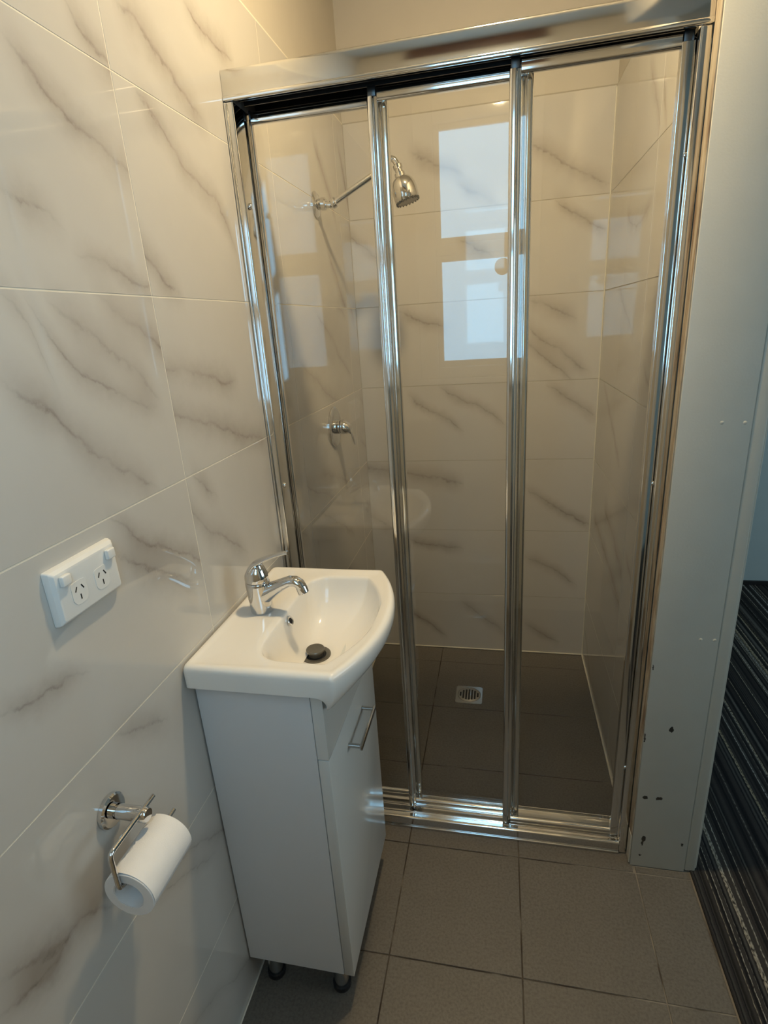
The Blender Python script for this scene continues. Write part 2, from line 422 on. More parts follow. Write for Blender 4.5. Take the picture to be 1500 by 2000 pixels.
def tile_wall(parent, orient, joints, lo, hi, plane, veins):
    """joints: positions of the full-tile grid along the wall; lo..hi: visible range"""
    rows = [(0, H[0])] + list(zip(H, H[1:]))
    for zi, (z0, z1) in enumerate(rows):
        for a, b in zip(joints, joints[1:]):
            c0, c1 = max(a, lo), min(b, hi)
            if c1-c0 < .004: continue
            full0, fullz = (a if b-a >= .599 else (b-.6 if a == joints[0] else a)), z1-T
            if orient == 'right':
                ua = ((full0+.6)-c1)/.6; ub = ((full0+.6)-c0)/.6
                loc = (plane, c1, z0)
            else:
                ua = (c0-full0)/.6; ub = (c1-full0)/.6
                loc = (plane, c0, z0) if orient == 'left' else (c0, plane, z0)
            me = tile_mesh(orient, c1-c0, z1-z0, (ua, (z0-fullz)/T, ub, 1.0))
            mine = []
            for pl in veins:
                q = []
                for s, z in pl:
                    u = ((full0+.6)-s)/.6 if orient == 'right' else (s-full0)/.6
                    q.append((u, (z-fullz)/T))
                ins = [p for p in q if ua-.02 <= p[0] <= ub+.02 and -.1 <= p[1] <= 1.1]
                if not ins: continue
                ins = [p for p in q if -.15 <= p[0] <= 1.15 and -.8 <= p[1] <= 1.8]
                if len(ins) >= 2: mine.append((ins, rng.uniform(.75, 1.0), rng.uniform(.013, .022)))
            o = link('tile', me, None, parent)
            o.location = loc
            mat = marble('marble_tile_face_veined', mine, rng.randint(0, 50)) if mine else rng.choice(RAND_TILE)
            if not me.materials: me.materials.append(mat)
            o.material_slots[0].link = 'OBJECT'; o.material_slots[0].material = mat

CEIL = 2.455
SC_Y = .108                          # front of the shower screen
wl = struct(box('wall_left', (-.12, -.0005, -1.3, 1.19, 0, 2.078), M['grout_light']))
tile_wall(wl, 'left', [-1.459, -.859, -.259, .337, .937, 1.537], -1.2, 1.066, 0, VL)
box('plaster', (-.12, -.002, -1.3, 1.19, 2.078, CEIL), M['wall_paint'], wl)
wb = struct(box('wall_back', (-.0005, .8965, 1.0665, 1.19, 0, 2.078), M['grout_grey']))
tile_wall(wb, 'back', [0, .6, 1.2], 0, .896, 1.066, VB)
box('plaster', (-.002, .898, 1.068, 1.19, 2.078, CEIL), M['wall_paint'], wb)
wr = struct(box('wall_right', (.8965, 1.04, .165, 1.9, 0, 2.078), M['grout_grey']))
tile_wall(wr, 'right', [-.134, .466, 1.066], .165, 1.066, .896, VR)
box('plaster', (.898, 1.04, .165, 1.9, 2.078, CEIL), M['wall_paint'], wr)
box('plaster', (1.04, 1.055, .165, 1.9, 0, CEIL), M['room_paint'], wr)
tube('corner_silicone', [(.8945, 1.0645, .004), (.8945, .2, .004)], .0035, M['silicone'], wr, 8)
tube('corner_silicone', [(.8945, 1.0645, .004), (.8945, 1.0645, 2.07)], .0022, M['silicone'], wr, 8)
tube('corner_silicone', [(.002, 1.0645, .004), (.894, 1.0645, .004)], .003, M['silicone'], wb, 8)

tube('corner_silicone', [(.002, -1.19, .002), (.002, 1.064, .002)], .0024, M['silicone'], wl, 8)
# floor of both rooms
fl = struct(box('floor', (-.1, 1.038, -1.3, 1.19, -.12, -.0016), M['floor_grout']))
XJ = [-.0065, .2935, .5994, .9, 1.2]; YJ = [-1.446, -1.146, -.846, -.546, -.246, .054, .357, .657, .957, 1.257]
for xa, xb in zip(XJ, XJ[1:]):
    for ya, yb in zip(YJ, YJ[1:]):
        x0, x1, y0, y1 = max(xa, 0), min(xb, 1.035), max(ya, -1.2), min(yb, 1.066)
        if y0 > .05:
            if x0 >= .89: y1 = .074
            else: x1 = min(x1, .896)
        if x1-x0 < .01 or y1-y0 < .01 or (x0 >= .89 and y0 > .3): continue
        me = tile_mesh('up', x1-x0, y1-y0, (0, 0, 1, 1), .0018, .0016, .0006)
        o = link('tile', me, M['floor_tile'], fl); o.location = (x0, y0, 0)

cl = struct(box('ceiling', (-.12, 4.1, -2.1, 1.95, CEIL, CEIL+.1), M['ceil_paint']))

# wall behind the camera, with the frosted casement window that lights the room
bm = bmesh.new()
for d in ((-.12, .19, -1.3, -1.2, 0, CEIL), (.69, 1.12, -1.3, -1.2, 0, CEIL), (.19, .69, -1.3, -1.2, 0, 1.17), (.19, .69, -1.3, -1.2, 2.24, CEIL)):
    abox(bm, *d)
wf = struct(fin(bm, 'wall_front', M['wall_paint']))
bm = bmesh.new()
for d in ((.181, .265, -1.235, -1.185, 1.158, 2.25), (.655, .70, -1.235, -1.185, 1.158, 2.25), (.265, .655, -1.235, -1.185, 1.158, 1.21), (.265, .655, -1.235, -1.185, 2.165, 2.25),
          (.265, .655, -1.235, -1.19, 1.675, 1.72)):
    abox(bm, *d, bev=.004, seg=1)
for z0, z1 in ((1.21, 1.675), (1.72, 2.165)):
    for d in ((.265, .289, -1.225, -1.198, z0, z1), (.634, .655, -1.225, -1.198, z0, z1), (.289, .634, -1.225, -1.198, z0, z0+.026), (.289, .634, -1.225, -1.198, z1-.024, z1)):
        abox(bm, *d, bev=.003, seg=1)
wn = struct(fin(bm, 'window_1', M['white_paint'], angle=35))
for z0, z1 in ((1.236, 1.651), (1.746, 2.141)):
    box('frosted_pane', (.289, .634, -1.216, -1.211, z0, z1), M['frosted_lit'], wn)
lathe('vent_disc', (.548, -1.211, 1.615), (0, 1, 0), [(0, .034), (.004, .034), (.010, .026), (.010, 0)], M['white_paint'], wn, 32)
box('window_sill', (.17, .71, -1.22, -1.165, 1.128, 1.158), M['white_paint'], wn, .005)
box('pelmet_board', (.185, .705, -1.2, -1.175, 2.295, 2.45), M['brown_board'], wn, .003)

# door opening towards the carpeted room
wd = struct(box('wall_doorway', (1.03, 1.12, -2.0, -.78, 0, CEIL), M['wall_paint']))
struct(box('wall_lintel', (.90, 1.055, -.78, .164, 2.15, CEIL), M['wall_paint']))

# painted post that closes the partition beside the screen
tp = struct(box('trim_1', (.8895, 1.0225, .075, .164, 0, 2.15), M['post_paint'], None, .0022, 2))
box('timber_edge', (.8868, .8893, .0775, .107, .10, 2.149), M['timber'], tp, .0006, 1)
box('timber_edge', (.8862, .8893, .079, .1065, .004, .098), M['silicone'], tp, .001, 1)
for x, z in ((.968, 1.187), (1.009, 1.186), (.985, .70), (1.013, .70)):
    lathe('filled_screw_hole', (x, .0752, z), (0, -1, 0), [(0, .0042), (.0006, .0036), (.0010, 0)], M['post_paint'], tp, 16)
t2 = struct(box('trim_2', (1.0245, 1.050, .079, .164, 0, 2.15), M['post_paint'], None, .004, 3))
box('return_edge', (1.0505, 1.056, .088, .164, .0, 2.149), M['post_paint'], t2, .001, 1)

# carpeted room beyond
box_far = struct(box('wall_far', (1.04, 4.1, 1.816, 1.9, 0, CEIL), M['room_paint']))
struct(box('baseboard_far', (1.056, 4.0, 1.803, 1.8155, .006, .026), M['rubber']))
we = struct(box('wall_side', (4.0, 4.1, -2.1, 1.816, 0, CEIL), M['room_paint']))
struct(box('wall_near', (1.03, 4.1, -2.1, -2.0, 0, CEIL), M['room_paint']))
w2 = struct(box('window_2', (3.955, 3.999, -.9, .9, .85, 2.15), M['white_paint'], None, .004, 1))
box('curtained_pane', (3.95, 3.954, -.83, .83, .92, 2.08), M['room_day'], w2)
carpet = box('carpet', (1.038, 3.999, -1.999, 1.815, -.02, .004), M['carpet'])
carpet['label'] = 'dark carpet with thin grey and teal stripes beyond the painted post'; carpet['category'] = 'carpet'

# ceiling lamp (above the frame): its bulb is the warm light of the room
LX, LY = .53, .0
lamp = thing('ceiling_light', 'small round warm ceiling light with a white rim above the shower screen', 'lamp', (LX, LY, CEIL))
lathe('lamp_rim', (LX, LY, CEIL), (0, 0, -1), [(0, .070), (.014, .070), (.022, .062), (.022, .053), (.018, .052)], M['plastic'], lamp, 40)
lathe('diffuser', (LX, LY, CEIL-.0185), (0, 0, -1), [(0, .0515), (.010, .050), (.020, .043), (.028, .030), (.032, .014), (.033, 0)], M['bulb'], lamp, 32)

# ---------------------------------------------------------------- shower screen
scr = thing('shower_screen', 'chrome framed three panel sliding shower screen with clear glass', 'shower screen', (.44, .15, 0))
A = M['bright_alu']
def extrude_x(name, prof, x0, x1, mat, parent):
    """closed (y, z) profile swept along x"""
    bm = bmesh.new()
    loft(bm, [[(x0, y, z) for y, z in prof], [(x1, y, z) for y, z in prof]])
    return fin(bm, name, mat, parent, angle=40)
def rprof(pts, rad, k=4):
    """round the corners of a closed 2D profile"""
    out = []; n = len(pts)
    for i in range(n):
        a, b, c = Vector(pts[i-1]), Vector(pts[i]), Vector(pts[(i+1) % n])
        r = rad[i] if isinstance(rad, (list, tuple)) else rad
        d1, d2 = a-b, c-b; rr = min(r, d1.length*.49, d2.length*.49)
        if rr < 1e-5: out.append(tuple(b)); continue
        p0, p1 = b+d1.normalized()*rr, b+d2.normalized()*rr
        for j in range(k+1):
            t = j/k; out.append(tuple(p0*(1-t)**2 + b*2*t*(1-t) + p1*t*t))
    return out
# header: an upside-down channel, rolled lip along its lower front edge
y0, y1, zb, zt = SC_Y, .198, 1.8505, 1.903
extrude_x('header', rprof([(y0, zb), (y0, zt), (y1, zt), (y1, zb), (y1-.003, zb), (y1-.003, zt-.004), (y0+.006, zt-.004), (y0+.006, zb)],
          [.003, .008, .004, 0, 0, 0, 0, .002]), .0005, .8865, A, scr)
extrude_x('header_lip', rprof([(y0-.003, zb-.002), (y0-.003, zb+.007), (y0+.007, zb+.009), (y0+.007, zb-.002)], .004), .001, .886, A, scr)
box('header_shade_strip', (.021, .865, y0+.0062, y0+.0072, 1.852, 1.8985), M['dull_alu'], scr)  # added dark strip: shade behind the fascia put in as colour
box('header_shade_strip', (.021, .865, y0+.0075, y1-.0035, 1.897, 1.8985), M['dull_alu'], scr)  # same under the header top, darkened to stand for shade in the hollow
box('track_web', (.02, .868, y0+.031, y0+.034, 1.856, 1.8965), M['dull_alu'], scr)
box('track_web', (.02, .868, y0+.057, y0+.060, 1.856, 1.8965), M['dull_alu'], scr)
# wall channels
def channel(x0, x1, sgn):
    bm = bmesh.new(); abox(bm, x0, x1, SC_Y, .196, .001, 1.8480, .003, 3)
    c = fin(bm, 'side_channel', A, scr, angle=40)
    xf = x1 if sgn > 0 else x0
    # raised lip along the front edge of the channel on the tiles
    if sgn > 0:
        box('channel_lip', (x0+.0003, x0+.006, SC_Y-.004, SC_Y-.0002,   .03, 1.8460), A, c, .0018, 3)
    for z in (1.664, 1.050, .28):
        lathe('screw_cap', (xf, SC_Y+.018, z), (sgn, 0, 0), [(0, .0062), (.003, .0062), (.0052, .0045), (.006, 0)], M['chrome'], c, 20)
    return c
channel(.0005, .020, 1); channel(.8665, .8863, -1)
# bottom track
extrude_x('bottom_track', rprof([(y0, 0.0005), (y0, .034), (y0+.005, .036), (y0+.008, .026), (y0+.026, .026), (y0+.028, .029), (y0+.032, .029), (y0+.034, .027), (y0+.051, .027),
          (y0+.053, .030), (y0+.057, .030), (y0+.059, .028), (y1-.008, .028), (y1-.004, .037), (y1, .034), (y1, .0005)], .0018, 3), .0205, .866, A, scr)
extrude_x('track_bead', rprof([(y0-.004, .031), (y0-.004, .038), (y0+.005, .040), (y0+.005, .031)], .003), .0205, .866, A, scr)
extrude_x('track_bead', rprof([(y0-.004, .0006), (y0-.004, .006), (y0, .008), (y0, .0006)], .002), .0205, .866, A, scr)

def panel(x0, x1, yf, lw=.0215, flat=False):
    """sliding panel: glass with stiles, rails and rollers as sub-parts"""
    yb = yf+.018; ym = (yf+yb)/2; z0, z1 = .0395, 1.8475; sw = .0215
    g = box('glass_panel', (x0+.008, x1-.008, ym-.0025, ym+.0025, z0+.008, z1-.008), M['glass'], scr)
    for xa, sg, sw in ((x0, 1, lw), (x1-.0215, -1, .0215)):
        # stile with a rounded bull-nose and a narrow fillet beside the glass
        xi = xa+sw
        if sg > 0: prof = [(xa, yf+.002), (xa+.003, yf-.001), (xa+sw*.56, yf-.002), (xa+sw*.65, yf+.003), (xi, yf+.004), (xi, yb-.004), (xa, yb)]
        elif flat: prof = [(xa, yf), (xi, yf), (xi, yb), (xa, yb)]
        else: prof = [(xi, yf+.002), (xi-.003, yf-.001), (xi-sw*.56, yf-.002), (xi-sw*.65, yf+.003), (xa, yf+.004), (xa, yb-.004), (xi, yb)]
        bm = bmesh.new(); pr = rprof(prof, .0022, 3)
        loft(bm, [[(x, y, z0) for x, y in pr], [(x, y, z1-.014) for x, y in pr]])
        fin(bm, 'stile', A, g, angle=35)
        box('corner_block', (xa+sw*.15, xa+sw*.85, yf+.003, yb-.003, z0-.007, z0-.0002), M['chrome'], g, .002)
        box('corner_block', (xa+sw*.1, xa+sw*.9, yf+.002, yb-.002, z1-.0138, z1+.004), M['dull_alu'], g, .002)
    extrude_x('rail', rprof([(yf+.001, z0), (yf+.001, z0+.020), (yf+.006, z0+.024), (yb-.006, z0+.024), (yb, z0+.020), (yb, z0)], .003, 3), x0+lw, x1-.0215, A, g)
    extrude_x('rail', rprof([(yf+.001, z1), (yf+.001, z1-.018), (yf+.005, z1-.022), (yb-.005, z1-.022), (yb, z1-.018), (yb, z1)], .003, 3), x0+lw, x1-.0215, A, g)
    return g
panel(.0215, .3185, .1720, .0055)
panel(.2820, .6005, .1465)
panel(.5560, .8650, .1210, .0215, True)

# ---------------------------------------------------------------- shower fittings
sh = thing('wall_shower', 'chrome wall shower with an angled arm and bell shaped head behind the glass', 'shower', (0, .664, 1.76))
Y = .664
lathe('wall_flange', (.0003, Y, 1.76), (1, 0, 0), [(0, .036), (.003, .036), (.008, .030), (.012, .016), (.020, .015), (.020, .0175), (.030, .0175), (.034, .013)], M['chrome'], sh)
P = smooth_path([(.03, Y, 1.758), (.046, Y, 1.754), (.205, Y, 1.830), (.240, Y, 1.862), (.262, Y, 1.815)], .03, 8)
tube('arm', P, .0085, M['chrome'], sh)
lathe('swivel_nut', (.050, Y, 1.7555), (.9, 0, .43), [(0, .0125), (.004, .0145), (.014, .0145), (.018, .011)], M['chrome'], sh, 12)
hd = Vector((.26, 0, -.93)).normalized(); h0 = Vector((.2515, Y, 1.838))
head = lathe('shower_head', h0, hd, [(0, .010), (.003, .0135), (.012, .0135), (.014, .011), (.022, .011), (.024, .015), (.034, .0155), (.036, .0205), (.040, .026), (.047, .0312), (.056, .0348), (.068, .0362), (.084, .0362), (.094, .0355), (.098, .033)], M['chrome'], sh, 48)
lathe('nozzle_face', h0+hd*.0985, hd, [(0, .0325), (.003, .031), (.003, 0)], M['grey_plastic'], head, 40)
bm = bmesh.new()
fx, fy, _ = frame_of(hd)
for k in range(20):
    a = 2*math.pi*k/20; c = h0 + hd*.097 + (fx*math.cos(a)+fy*math.sin(a))*.0325
    alathe(bm, c, hd, [(0, .0028), (.006, .0024), (.007, 0)], 8)
fin(bm, 'spray_teeth', M['dull_alu'], head, angle=50)

mx = thing('shower_mixer', 'round chrome shower mixer with a drooping lever on the tiled wall', 'tap', (0, .648, 1.098))
Y, Z = .648, 1.098
lathe('cover_plate', (.0003, Y, Z), (1, 0, 0), [(0, .066), (.004, .066), (.007, .062), (.008, .03)], M['chrome'], mx, 56)
lathe('valve_body', (.0085, Y, Z), (1, 0, 0), [(0, .0235), (.013, .0235), (.013, .022), (.0150, .022)], M['chrome'], mx)
lathe('shadow_gap', (.0236, Y, Z), (1, 0, 0), [(0, .0205), (.0028, .0205)], M['rubber'], mx)
bm = bmesh.new()
rings = []
for t, (cx, cz, ry, rz) in enumerate([(.0266, 0, .0235, .0235), (.034, 0, .0238, .0238), (.044, -.002, .0215, .021), (.052, -.006, .018, .0165), (.058, -.014, .015, .011)]):
    rings.append([(cx + (0.25*rz*math.sin(2*math.pi*k/28) if t > 2 else 0), Y+ry*math.cos(2*math.pi*k/28), Z+cz+rz*math.sin(2*math.pi*k/28)) for k in range(28)])
loft(bm, rings); lev = fin(bm, 'lever_cap', M['chrome'], mx, angle=60)
tube('lever', smooth_path([(.050, Y, Z-.004), (.0585, Y, Z-.016), (.064, Y, Z-.040), (.067, Y, Z-.058)], .02), [(.0045, .011)]*4+[(.0036, .0085)]*8+[(.0036, .006)]*4, M['chrome'], mx) if False else None
pts = smooth_path([(.050, Y, Z-.004), (.0585, Y, Z-.016), (.064, Y, Z-.040), (.067, Y, Z-.060)], .02)
m = len(pts)
tube('lever', pts, [(.011-.005*i/(m-1), .0048-.0012*i/(m-1)) for i in range(m)], M['chrome'], mx)

# floor waste in the shower
dr = thing('floor_drain', 'square chrome floor drain with a round slotted grate', 'drain', (.428, .738, 0))
cx, cy = .428, .738
bm = bmesh.new()
n = 48; hs = .0525
def sq(a, s):
    c_, s_ = math.cos(a), math.sin(a); k = s/max(abs(c_), abs(s_)); return c_*k, s_*k
rings = []
for kind, r, z in (('s', hs, .0006), ('s', hs-.0008, .0026), ('c', .045, .0028), ('c', .0442, .0016)):
    rings.append([((cx+sq(2*math.pi*(k+.5)/n, r)[0], cy+sq(2*math.pi*(k+.5)/n, r)[1], z) if kind == 's' else
                   (cx+r*math.cos(2*math.pi*(k+.5)/n), cy+r*math.sin(2*math.pi*(k+.5)/n), z)) for k in range(n)])
loft(bm, rings, cap1=False); fin(bm, 'drain_frame', M['steel'], dr, angle=30)
gr = lathe('grate', (cx, cy, .0017), (0, 0, 1), [(0, .0438), (.0010, .0438), (.0014, .0430), (.0014, 0)], M['steel'], dr, 48)
for k in range(-3, 4):
    x = cx + k*.0112; half = math.sqrt(max(.0001, .034**2 - (k*.0112*.93)**2))*.95
    half = max(half, .006)
    bm = bmesh.new(); pr = []
    for j in range(9):
        a = math.pi*j/8; pr.append((x+0.0033*math.cos(a), cy+half-.0033+0.0033*math.sin(a)))
    for j in range(9):
        a = math.pi+math.pi*j/8; pr.append((x+0.0033*math.cos(a), cy-half+.0033+0.0033*math.sin(a)))
    loft(bm, [[(a, b, .0030) for a, b in pr], [(a, b, .00335) for a, b in pr]])
    fin(bm, 'slot', M['dark_hole'], gr)

# ---------------------------------------------------------------- vanity
va = thing('vanity_cabinet', 'narrow white vanity cabinet on short legs under the basin', 'cabinet', (.12, -.18, 0))
W, G = M['cab_white'], M['cab_gloss']
vy0, vy1, vz0, vz1, vd = -.356, -.006, .092, .826, .2215
box('side_panel', (.003, vd, vy0, vy0+.016, vz0, vz1), W, va, .0008, 1)
box('side_panel', (.003, vd, vy1-.010, vy1, vz0, vz1-.001), W, va, .0008, 1)
box('base_panel', (.003, vd-.0005, vy0+.0165, vy1-.0105, vz0, vz0+.016), W, va)
box('back_panel', (.003, .009, vy0+.0165, vy1-.0105, vz0+.0165, .78), W, va)
bm = bmesh.new()       # its top is cut away where the bowl drops behind it
loft(bm, [[(x, y, z) for y, z in ((vy0, .6715), (vy1, .6715), (vy1, vz1-.001), (vy1-.010, vz1-.001), (vy1-.012, .772), (vy0+.015, .772), (vy0+.013, vz1-.001), (vy0, vz1-.001))] for x in (vd+.0015, .2440)])
fin(bm, 'false_drawer_front', G, va)
door = box('cabinet_door', (vd+.0015, .2440, vy0, vy1, vz0, .6685), G, va, .0010, 2)
bm = bmesh.new()
HY0, HY1, HZ = -.240, -.124, .603
atube(bm, [(.2445, HY0, HZ), (.2705, HY0, HZ)], (.0048), 12)
atube(bm, [(.2445, HY1, HZ), (.2705, HY1, HZ)], (.0048), 12)
abox(bm, .2685, .2745, HY0-.006, HY1+.006, HZ-.0055, HZ+.0055, .001, 2)
fin(bm, 'handle', M['steel'], door, angle=40)
for x, y in ((.042, -.322), (.200, -.322), (.042, -.04), (.200, -.04)):
    lg = lathe('leg', (x, y, .014), (0, 0, 1), [(0, .0165), (.072, .0165), (.072, .024), (.0778, .024)], M['steel'], va, 28)
    lathe('leg_foot', (x, y, .0003), (0, 0, 1), [(0, .019), (.003, .0205), (.0136, .0205)], M['rubber'], lg, 28)

# ---------------------------------------------------------------- washbasin
ba = thing('washbasin', 'white ceramic bow fronted washbasin on top of the narrow cabinet', 'basin', (.165, -.172, .826))
BX, BY = .205, -.172
def arc(cx, cy, r, a0, a1, k): return [(cx+r*math.cos(a0+(a1-a0)*i/k), cy+r*math.sin(a0+(a1-a0)*i/k)) for i in range(k+1)]
def bow(xc, xb, half, k=40):
    """arc from (xc, -half) to (xc, +half) bulging to xb"""
    s = xb-xc; R = (half*half+s*s)/(2*s); a = math.asin(half/R)
    return [(xb-R+R*math.cos(t), BY+R*math.sin(t)) for t in [-a+2*a*i/k for i in range(k+1)]]
def round_poly(pts, spec, k=10):
    return rprof(pts, spec, k)
half = .2105
b_ = bow(.276, .3355, half)
O = [(.0008, BY-half)] + b_ + [(.0008, BY+half)]
O = rprof(O, [.012, .020] + [.0001]*(len(b_)-2) + [.020, .012], 8)
bi = bow(.250, .3065, .168, 30)
B = [(.116, BY-.168)] + bi + [(.116, BY+.168)]
B = rprof(B, [.06, .045] + [.0001]*(len(bi)-2) + [.045, .06], 10)
def ray_poly(poly, ang):
    dx, dy = math.cos(ang), math.sin(ang); best = None
    for (xa, ya), (xb, yb) in zip(poly, poly[1:]+poly[:1]):
        ex, ey = xb-xa, yb-ya; den = dx*ey-dy*ex
        if abs(den) < 1e-12: continue
        t = ((xa-BX)*ey-(ya-BY)*ex)/den; s = ((xa-BX)*dy-(ya-BY)*dx)/den
        if t > 0 and -1e-9 <= s <= 1+1e-9 and (best is None or t > best): best = t
    return best
angs = sorted({round(math.atan2(y-BY, x-BX), 5) for x, y in O} | {round(math.atan2(y-BY, x-BX), 5) for x, y in B} | {round(-math.pi+2*math.pi*i/160, 5) for i in range(160)})
fl_ = [angs[0]]
for a in angs[1:]:
    if a-fl_[-1] > .004: fl_.append(a)
angs = fl_
ro = [ray_poly(O, a) for a in angs]; rb = [ray_poly(B, a) for a in angs]
def ringO(d, z):
    out = []
    for a, r in zip(angs, ro): out.append((BX+(r-d)*math.cos(a), BY+(r-d)*math.sin(a), z))
    return out
def bowness(i):
    """1 on the bowed front, 0 along the sides and the wall"""
    x = BX+ro[i]*math.cos(angs[i]); t = max(0, min(1, (x-.243)/.052)); return t*t*(3-2*t)
def ring_under(z_side, z_bow, t):
    """outer skin below the rim: straight on the sides, tucked under along the bow"""
    out = []
    for i, (a, r) in enumerate(zip(angs, ro)):
        k = bowness(i); x = BX+r*math.cos(a); y = BY+r*math.sin(a)
        tx = x + (min(x, .2465)-x)*t*k
        ty = y + (BY + (y-BY)*.90 - y)*t*k
        out.append((tx, ty, z_side*(1-k)+z_bow*k))
    return out
rings = [ring_under(.8265, .776, 1.0), ring_under(.8275, .778, .88), ring_under(.829, .787, .62), ring_under(.832, .802, .34), ring_under(.837, .818, .14), ring_under(.843, .832, .04),
         ringO(0, .846), ringO(0, .858), ringO(.0012, .8635), ringO(.004, .8675), ringO(.009, .8700), ringO(.015, .8700), ringO(.021, .8685), ringO(.027, .8675)]
def ringM(t, z):
    out = []
    for a, r1, r2 in zip(angs, ro, rb):
        r1 = r1-.027; r2 = min(r2+.003, r1-.002); r = r1+(r2-r1)*t
        out.append((BX+r*math.cos(a), BY+r*math.sin(a), z))
    return out
rings += [ringM(.5, .8670), ringM(.85, .8668), ringM(1.0, .8660)]
DX, DY = .168, -.168
Bp = [(BX+r*math.cos(a), BY+r*math.sin(a)) for a, r in zip(angs, rb)]
for s, z in ((1.0, .8640), (.99, .8600), (.975, .8530), (.955, .8440), (.93, .8345), (.90, .8245), (.86, .8145), (.80, .8035), (.73, .7940), (.65, .7855), (.56, .7785), (.47, .7730), (.38, .7695), (.30, .7675)):
    q = 1-s
    rings.append([(DX+(x-DX)*s, DY+(y-DY)*s, z) for x, y in Bp])
dn = len(angs)
rings.append([(DX+.036*math.cos(a), DY+.036*math.sin(a), .7662) for a in angs])
rings.append([(DX+.031*math.cos(a), DY+.031*math.sin(a), .7640) for a in angs])
bm = bmesh.new(); loft(bm, rings, cap0=False)
fin(bm, 'basin_body', M['ceramic'], ba, angle=60)
wst = lathe('waste_flange', (DX, DY, .7642), (0, 0, 1), [(0, .0312), (.0020, .0312), (.0026, .0295), (.0015, .022), (-.0, .021)], M['grey_plastic'], ba, 40)
lathe('waste_throat', (DX, DY, .7643), (0, 0, 1), [(0, .0205), (.0006, .0205)], M['dark_hole'], wst, 32)
lathe('waste_plug', (DX, DY, .7650), (0, 0, 1), [(0, .015), (.010, .015), (.010, .0192), (.0135, .0196), (.0150, .0185), (.0145, .016), (.0155, 0)], M['grey_plastic'], wst, 36)
ovn = Vector((.93, 0, .37)).normalized(); ovc = Vector((.1205, -.170, .8440))
ov = lathe('overflow_ring', ovc, ovn, [(0, .0105), (.0022, .0103), (.0030, .0090), (.0022, .0064), (.0010, .0062)], M['chrome'], ba, 32, cap1=False)
lathe('overflow_hole', ovc+ovn*.0004, ovn, [(0, .0062), (.0008, .0062)], M['dark_hole'], ov, 24)

# basin tap
tap = thing('basin_mixer_tap', 'chrome lever mixer tap at the wall side of the washbasin', 'tap', (.064, -.172, .867))
TX, TY, TZ = .064, -.172, .8674
CH = M['chrome']
def ell(cx, cz, rx, ry, n=32, tilt=0.0):
    return [(cx+rx*math.cos(2*math.pi*k/n)*math.cos(tilt), TY+ry*math.sin(2*math.pi*k/n), cz+rx*math.cos(2*math.pi*k/n)*math.sin(tilt)) for k in range(n)]
bm = bmesh.new()
loft(bm, [ell(TX, TZ, .0225, .0215), ell(TX, TZ+.003, .0235, .0225), ell(TX-.0005, TZ+.02, .0235, .0225), ell(TX-.0015, TZ+.045, .0245, .0232), ell(TX-.002, TZ+.060, .0250, .0238), ell(TX-.002, TZ+.0655, .0248, .0236), ell(TX-.002, TZ+.0672, .0232, .0222)])
fin(bm, 'tap_body', CH, tap, angle=50)
# spout grows out of the body and droops at its tip
sp = [(TX+.002, .036), (TX+.018, .043), (TX+.036, .053), (TX+.054, .0625), (TX+.068, .0685), (TX+.080, .0690), (TX+.0885, .0635), (TX+.0925, .0565)]
rad = [(.022, .025), (.0185, .019), (.0158, .0145), (.0142, .0118), (.0135, .0108), (.0130, .0105), (.0124, .0103), (.0115, .010)]
bm = bmesh.new(); atube(bm, [(x, TY, TZ+z) for x, z in sp], [(a, b) for a, b in rad], 24)
spout = fin(bm, 'spout', CH, tap, angle=60)
lathe('aerator', (TX+.0905, TY, TZ+.0590), (.30, 0, -.95), [(0, .0108), (.003, .0114), (.015, .0114), (.016, .0095), (.014, .008), (.014, 0)], CH, spout, 24)
# lever: domed cap leaning back, handle rising forwards
bm = bmesh.new()
loft(bm, [ell(TX-.002, TZ+.0685, .0236, .0226), ell(TX-.002, TZ+.0725, .0245, .0234), ell(TX-.003, TZ+.080, .0240, .0228, tilt=.10), ell(TX-.004, TZ+.089, .0215, .0208, tilt=.22), ell(TX-.003, TZ+.097, .0165, .0165, tilt=.34), ell(TX-.001, TZ+.1025, .009, .0105, tilt=.42), ell(TX, TZ+.1040, .002, .003, tilt=.42)])
cap = fin(bm, 'lever_cap', CH, tap, angle=60)
lp = smooth_path([(TX-.016, TY, TZ+.082), (TX-.004, TY, TZ+.104), (TX+.030, TY, TZ+.120), (TX+.066, TY, TZ+.1305), (TX+.0725, TY, TZ+.1305)], .02, 5)
m = len(lp)
bm = bmesh.new(); atube(bm, lp, [((.0185-.0105*min(1, i/(m*.6))), (.0080-.0045*min(1, i/(m*.6)))) for i in range(m)], 20)
fin(bm, 'lever_handle', CH, cap, angle=60)

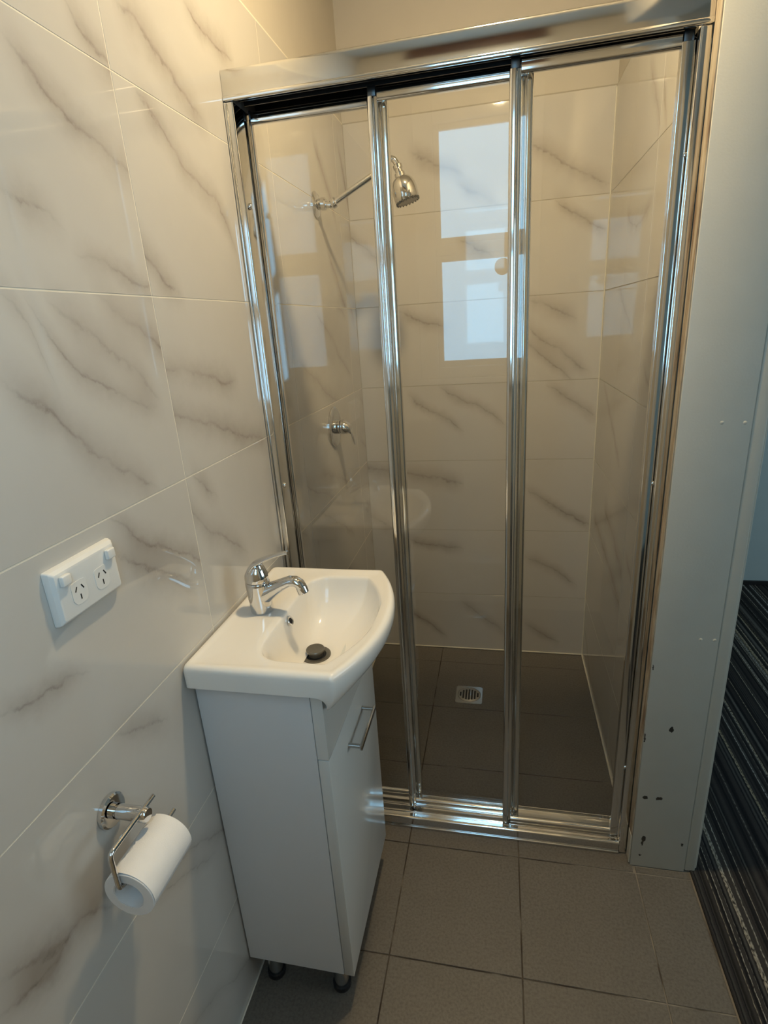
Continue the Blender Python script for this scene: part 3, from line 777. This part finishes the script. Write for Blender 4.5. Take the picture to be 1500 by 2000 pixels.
# ---------------------------------------------------------------- power outlet
po = thing('power_outlet', 'white double power point with two rocker switches on the tiled wall', 'power outlet', (0, -.540, 1.113))
PL = M['plastic']
py, pz = -.540, 1.113; hw, hh = .0600, .0375
bm = bmesh.new()
def rr(w_, h_, r, x, k=5):
    pr = rprof([(py-w_, pz-h_), (py+w_, pz-h_), (py+w_, pz+h_), (py-w_, pz+h_)], r, k); return [(x, a, b) for a, b in pr]
loft(bm, [rr(hw, hh, .003, .0004), rr(hw, hh, .003, .004), rr(hw-.0015, hh-.0015, .003, .0085), rr(hw-.0055, hh-.0055, .003, .0125), rr(hw-.0075, hh-.0072, .003, .0130)])
plate = fin(bm, 'face_plate', PL, po, angle=25)
for sy in (-1, 1):
    y = py + sy*.0420
    rk = box('rocker_switch', (.0131, .0195, y-.0075, y+.0075, pz+.0145, pz+.0285), PL, plate, .0018, 3)
    yc = py + sy*.0215; zc = pz-.004
    bm = bmesh.new(); pr = [(a+yc, b+zc) for a, b in rprof([(-.0135, -.010), (-.008, -.0165), (.008, -.0165), (.0135, -.010), (.0135, .0125), (.0085, .0145), (-.0085, .0145), (-.0135, .0125)], .004, 3)]
    loft(bm, [[(.0130, a, b) for a, b in pr], [(.0136, a, b) for a, b in pr]])
    fin(bm, 'socket_face', PL, plate, angle=30)
    for (dy, dz, ang) in ((-.0058, .0045, -.52), (.0058, .0045, .52), (0, -.0075, 0)):
        bm = bmesh.new(); c, s = math.cos(ang), math.sin(ang); q = []
        for a, b in ((-.0009, -.0036), (.0009, -.0036), (.0009, .0036), (-.0009, .0036)):
            q.append((yc+dy+a*c-b*s, zc+dz+a*s+b*c))
        loft(bm, [[(.01362, a, b) for a, b in q], [(.01385, a, b) for a, b in q]])
        fin(bm, 'pin_slot', M['dark_hole'], plate)

# ---------------------------------------------------------------- toilet paper holder and roll
th = thing('toilet_paper_holder', 'chrome toilet paper holder with a bent rod on the tiled wall', 'holder', (0, -.598, .779))
lathe('wall_rose', (.0003, -.598, .779), (1, 0, 0), [(0, .0245), (.006, .0245), (.0085, .022), (.0085, .0105), (.013, .0105), (.013, .0085), (.016, .0085), (.016, .0108)], M['chrome'], th, 40)
lathe('post', (.0165, -.598, .779), (1, 0, 0), [(0, .0105), (.044, .0105), (.0462, .009), (.0462, 0)], M['chrome'], th, 32)
tube('rod', smooth_path([(.055, -.572, .7865), (.055, -.668, .7865), (.0615, -.6735, .7335), (.0615, -.546, .7335)], .008, 6), .0034, M['chrome'], th, 14)
tr = thing('toilet_roll', 'nearly finished white toilet paper roll hanging on the chrome rod', 'toilet paper', (.0655, -.611, .7155))
rx, rz, Ro, Ri = .0655, .7155, .0365, .0225
bm = bmesh.new(); n = 56
def circ(r, y): return [(rx+r*math.cos(2*math.pi*k/n), y, rz+r*math.sin(2*math.pi*k/n)) for k in range(n)]
loft(bm, [circ(Ri, -.667), circ(Ro-.0008, -.667), circ(Ro, -.6662), circ(Ro, -.5728), circ(Ro-.0008, -.572), circ(Ri, -.572), circ(Ri, -.667)], False, False)
bmesh.ops.remove_doubles(bm, verts=bm.verts[:], dist=1e-6)
roll = fin(bm, 'paper', M['paper'], tr, angle=40)
bm = bmesh.new()
loft(bm, [circ(Ri-.0003, -.6665), circ(Ri-.0003, -.5725), circ(Ri-.0013, -.5725), circ(Ri-.0013, -.6665), circ(Ri-.0003, -.6665)], False, False)
fin(bm, 'core', M['paper'], tr, angle=40)
# loose last sheet: one lap lying on the roll, torn along its front edge
bm = bmesh.new(); outer = []; inner = []
rw = random.Random(3)
ys = [-.6655+.0925*i/24 for i in range(25)]
for i, y in enumerate(ys):
    a_end = R_(112 + 6*math.sin(i*.5) + rw.uniform(-2.5, 2.5))
    row = []
    for k in range(15):
        a = R_(-8) + (a_end-R_(-8))*k/14; r = Ro + .0008 + .0022*(k/14)**3
        row.append((rx+r*math.cos(a), y, rz+r*math.sin(a)))
    outer.append(row)
vr = [[bm.verts.new(p) for p in r] for r in outer]
for a, b in zip(vr, vr[1:]):
    for k in range(14): bm.faces.new((a[k], a[k+1], b[k+1], b[k]))
fin(bm, 'loose_sheet', M['paper'], roll, smooth=True)
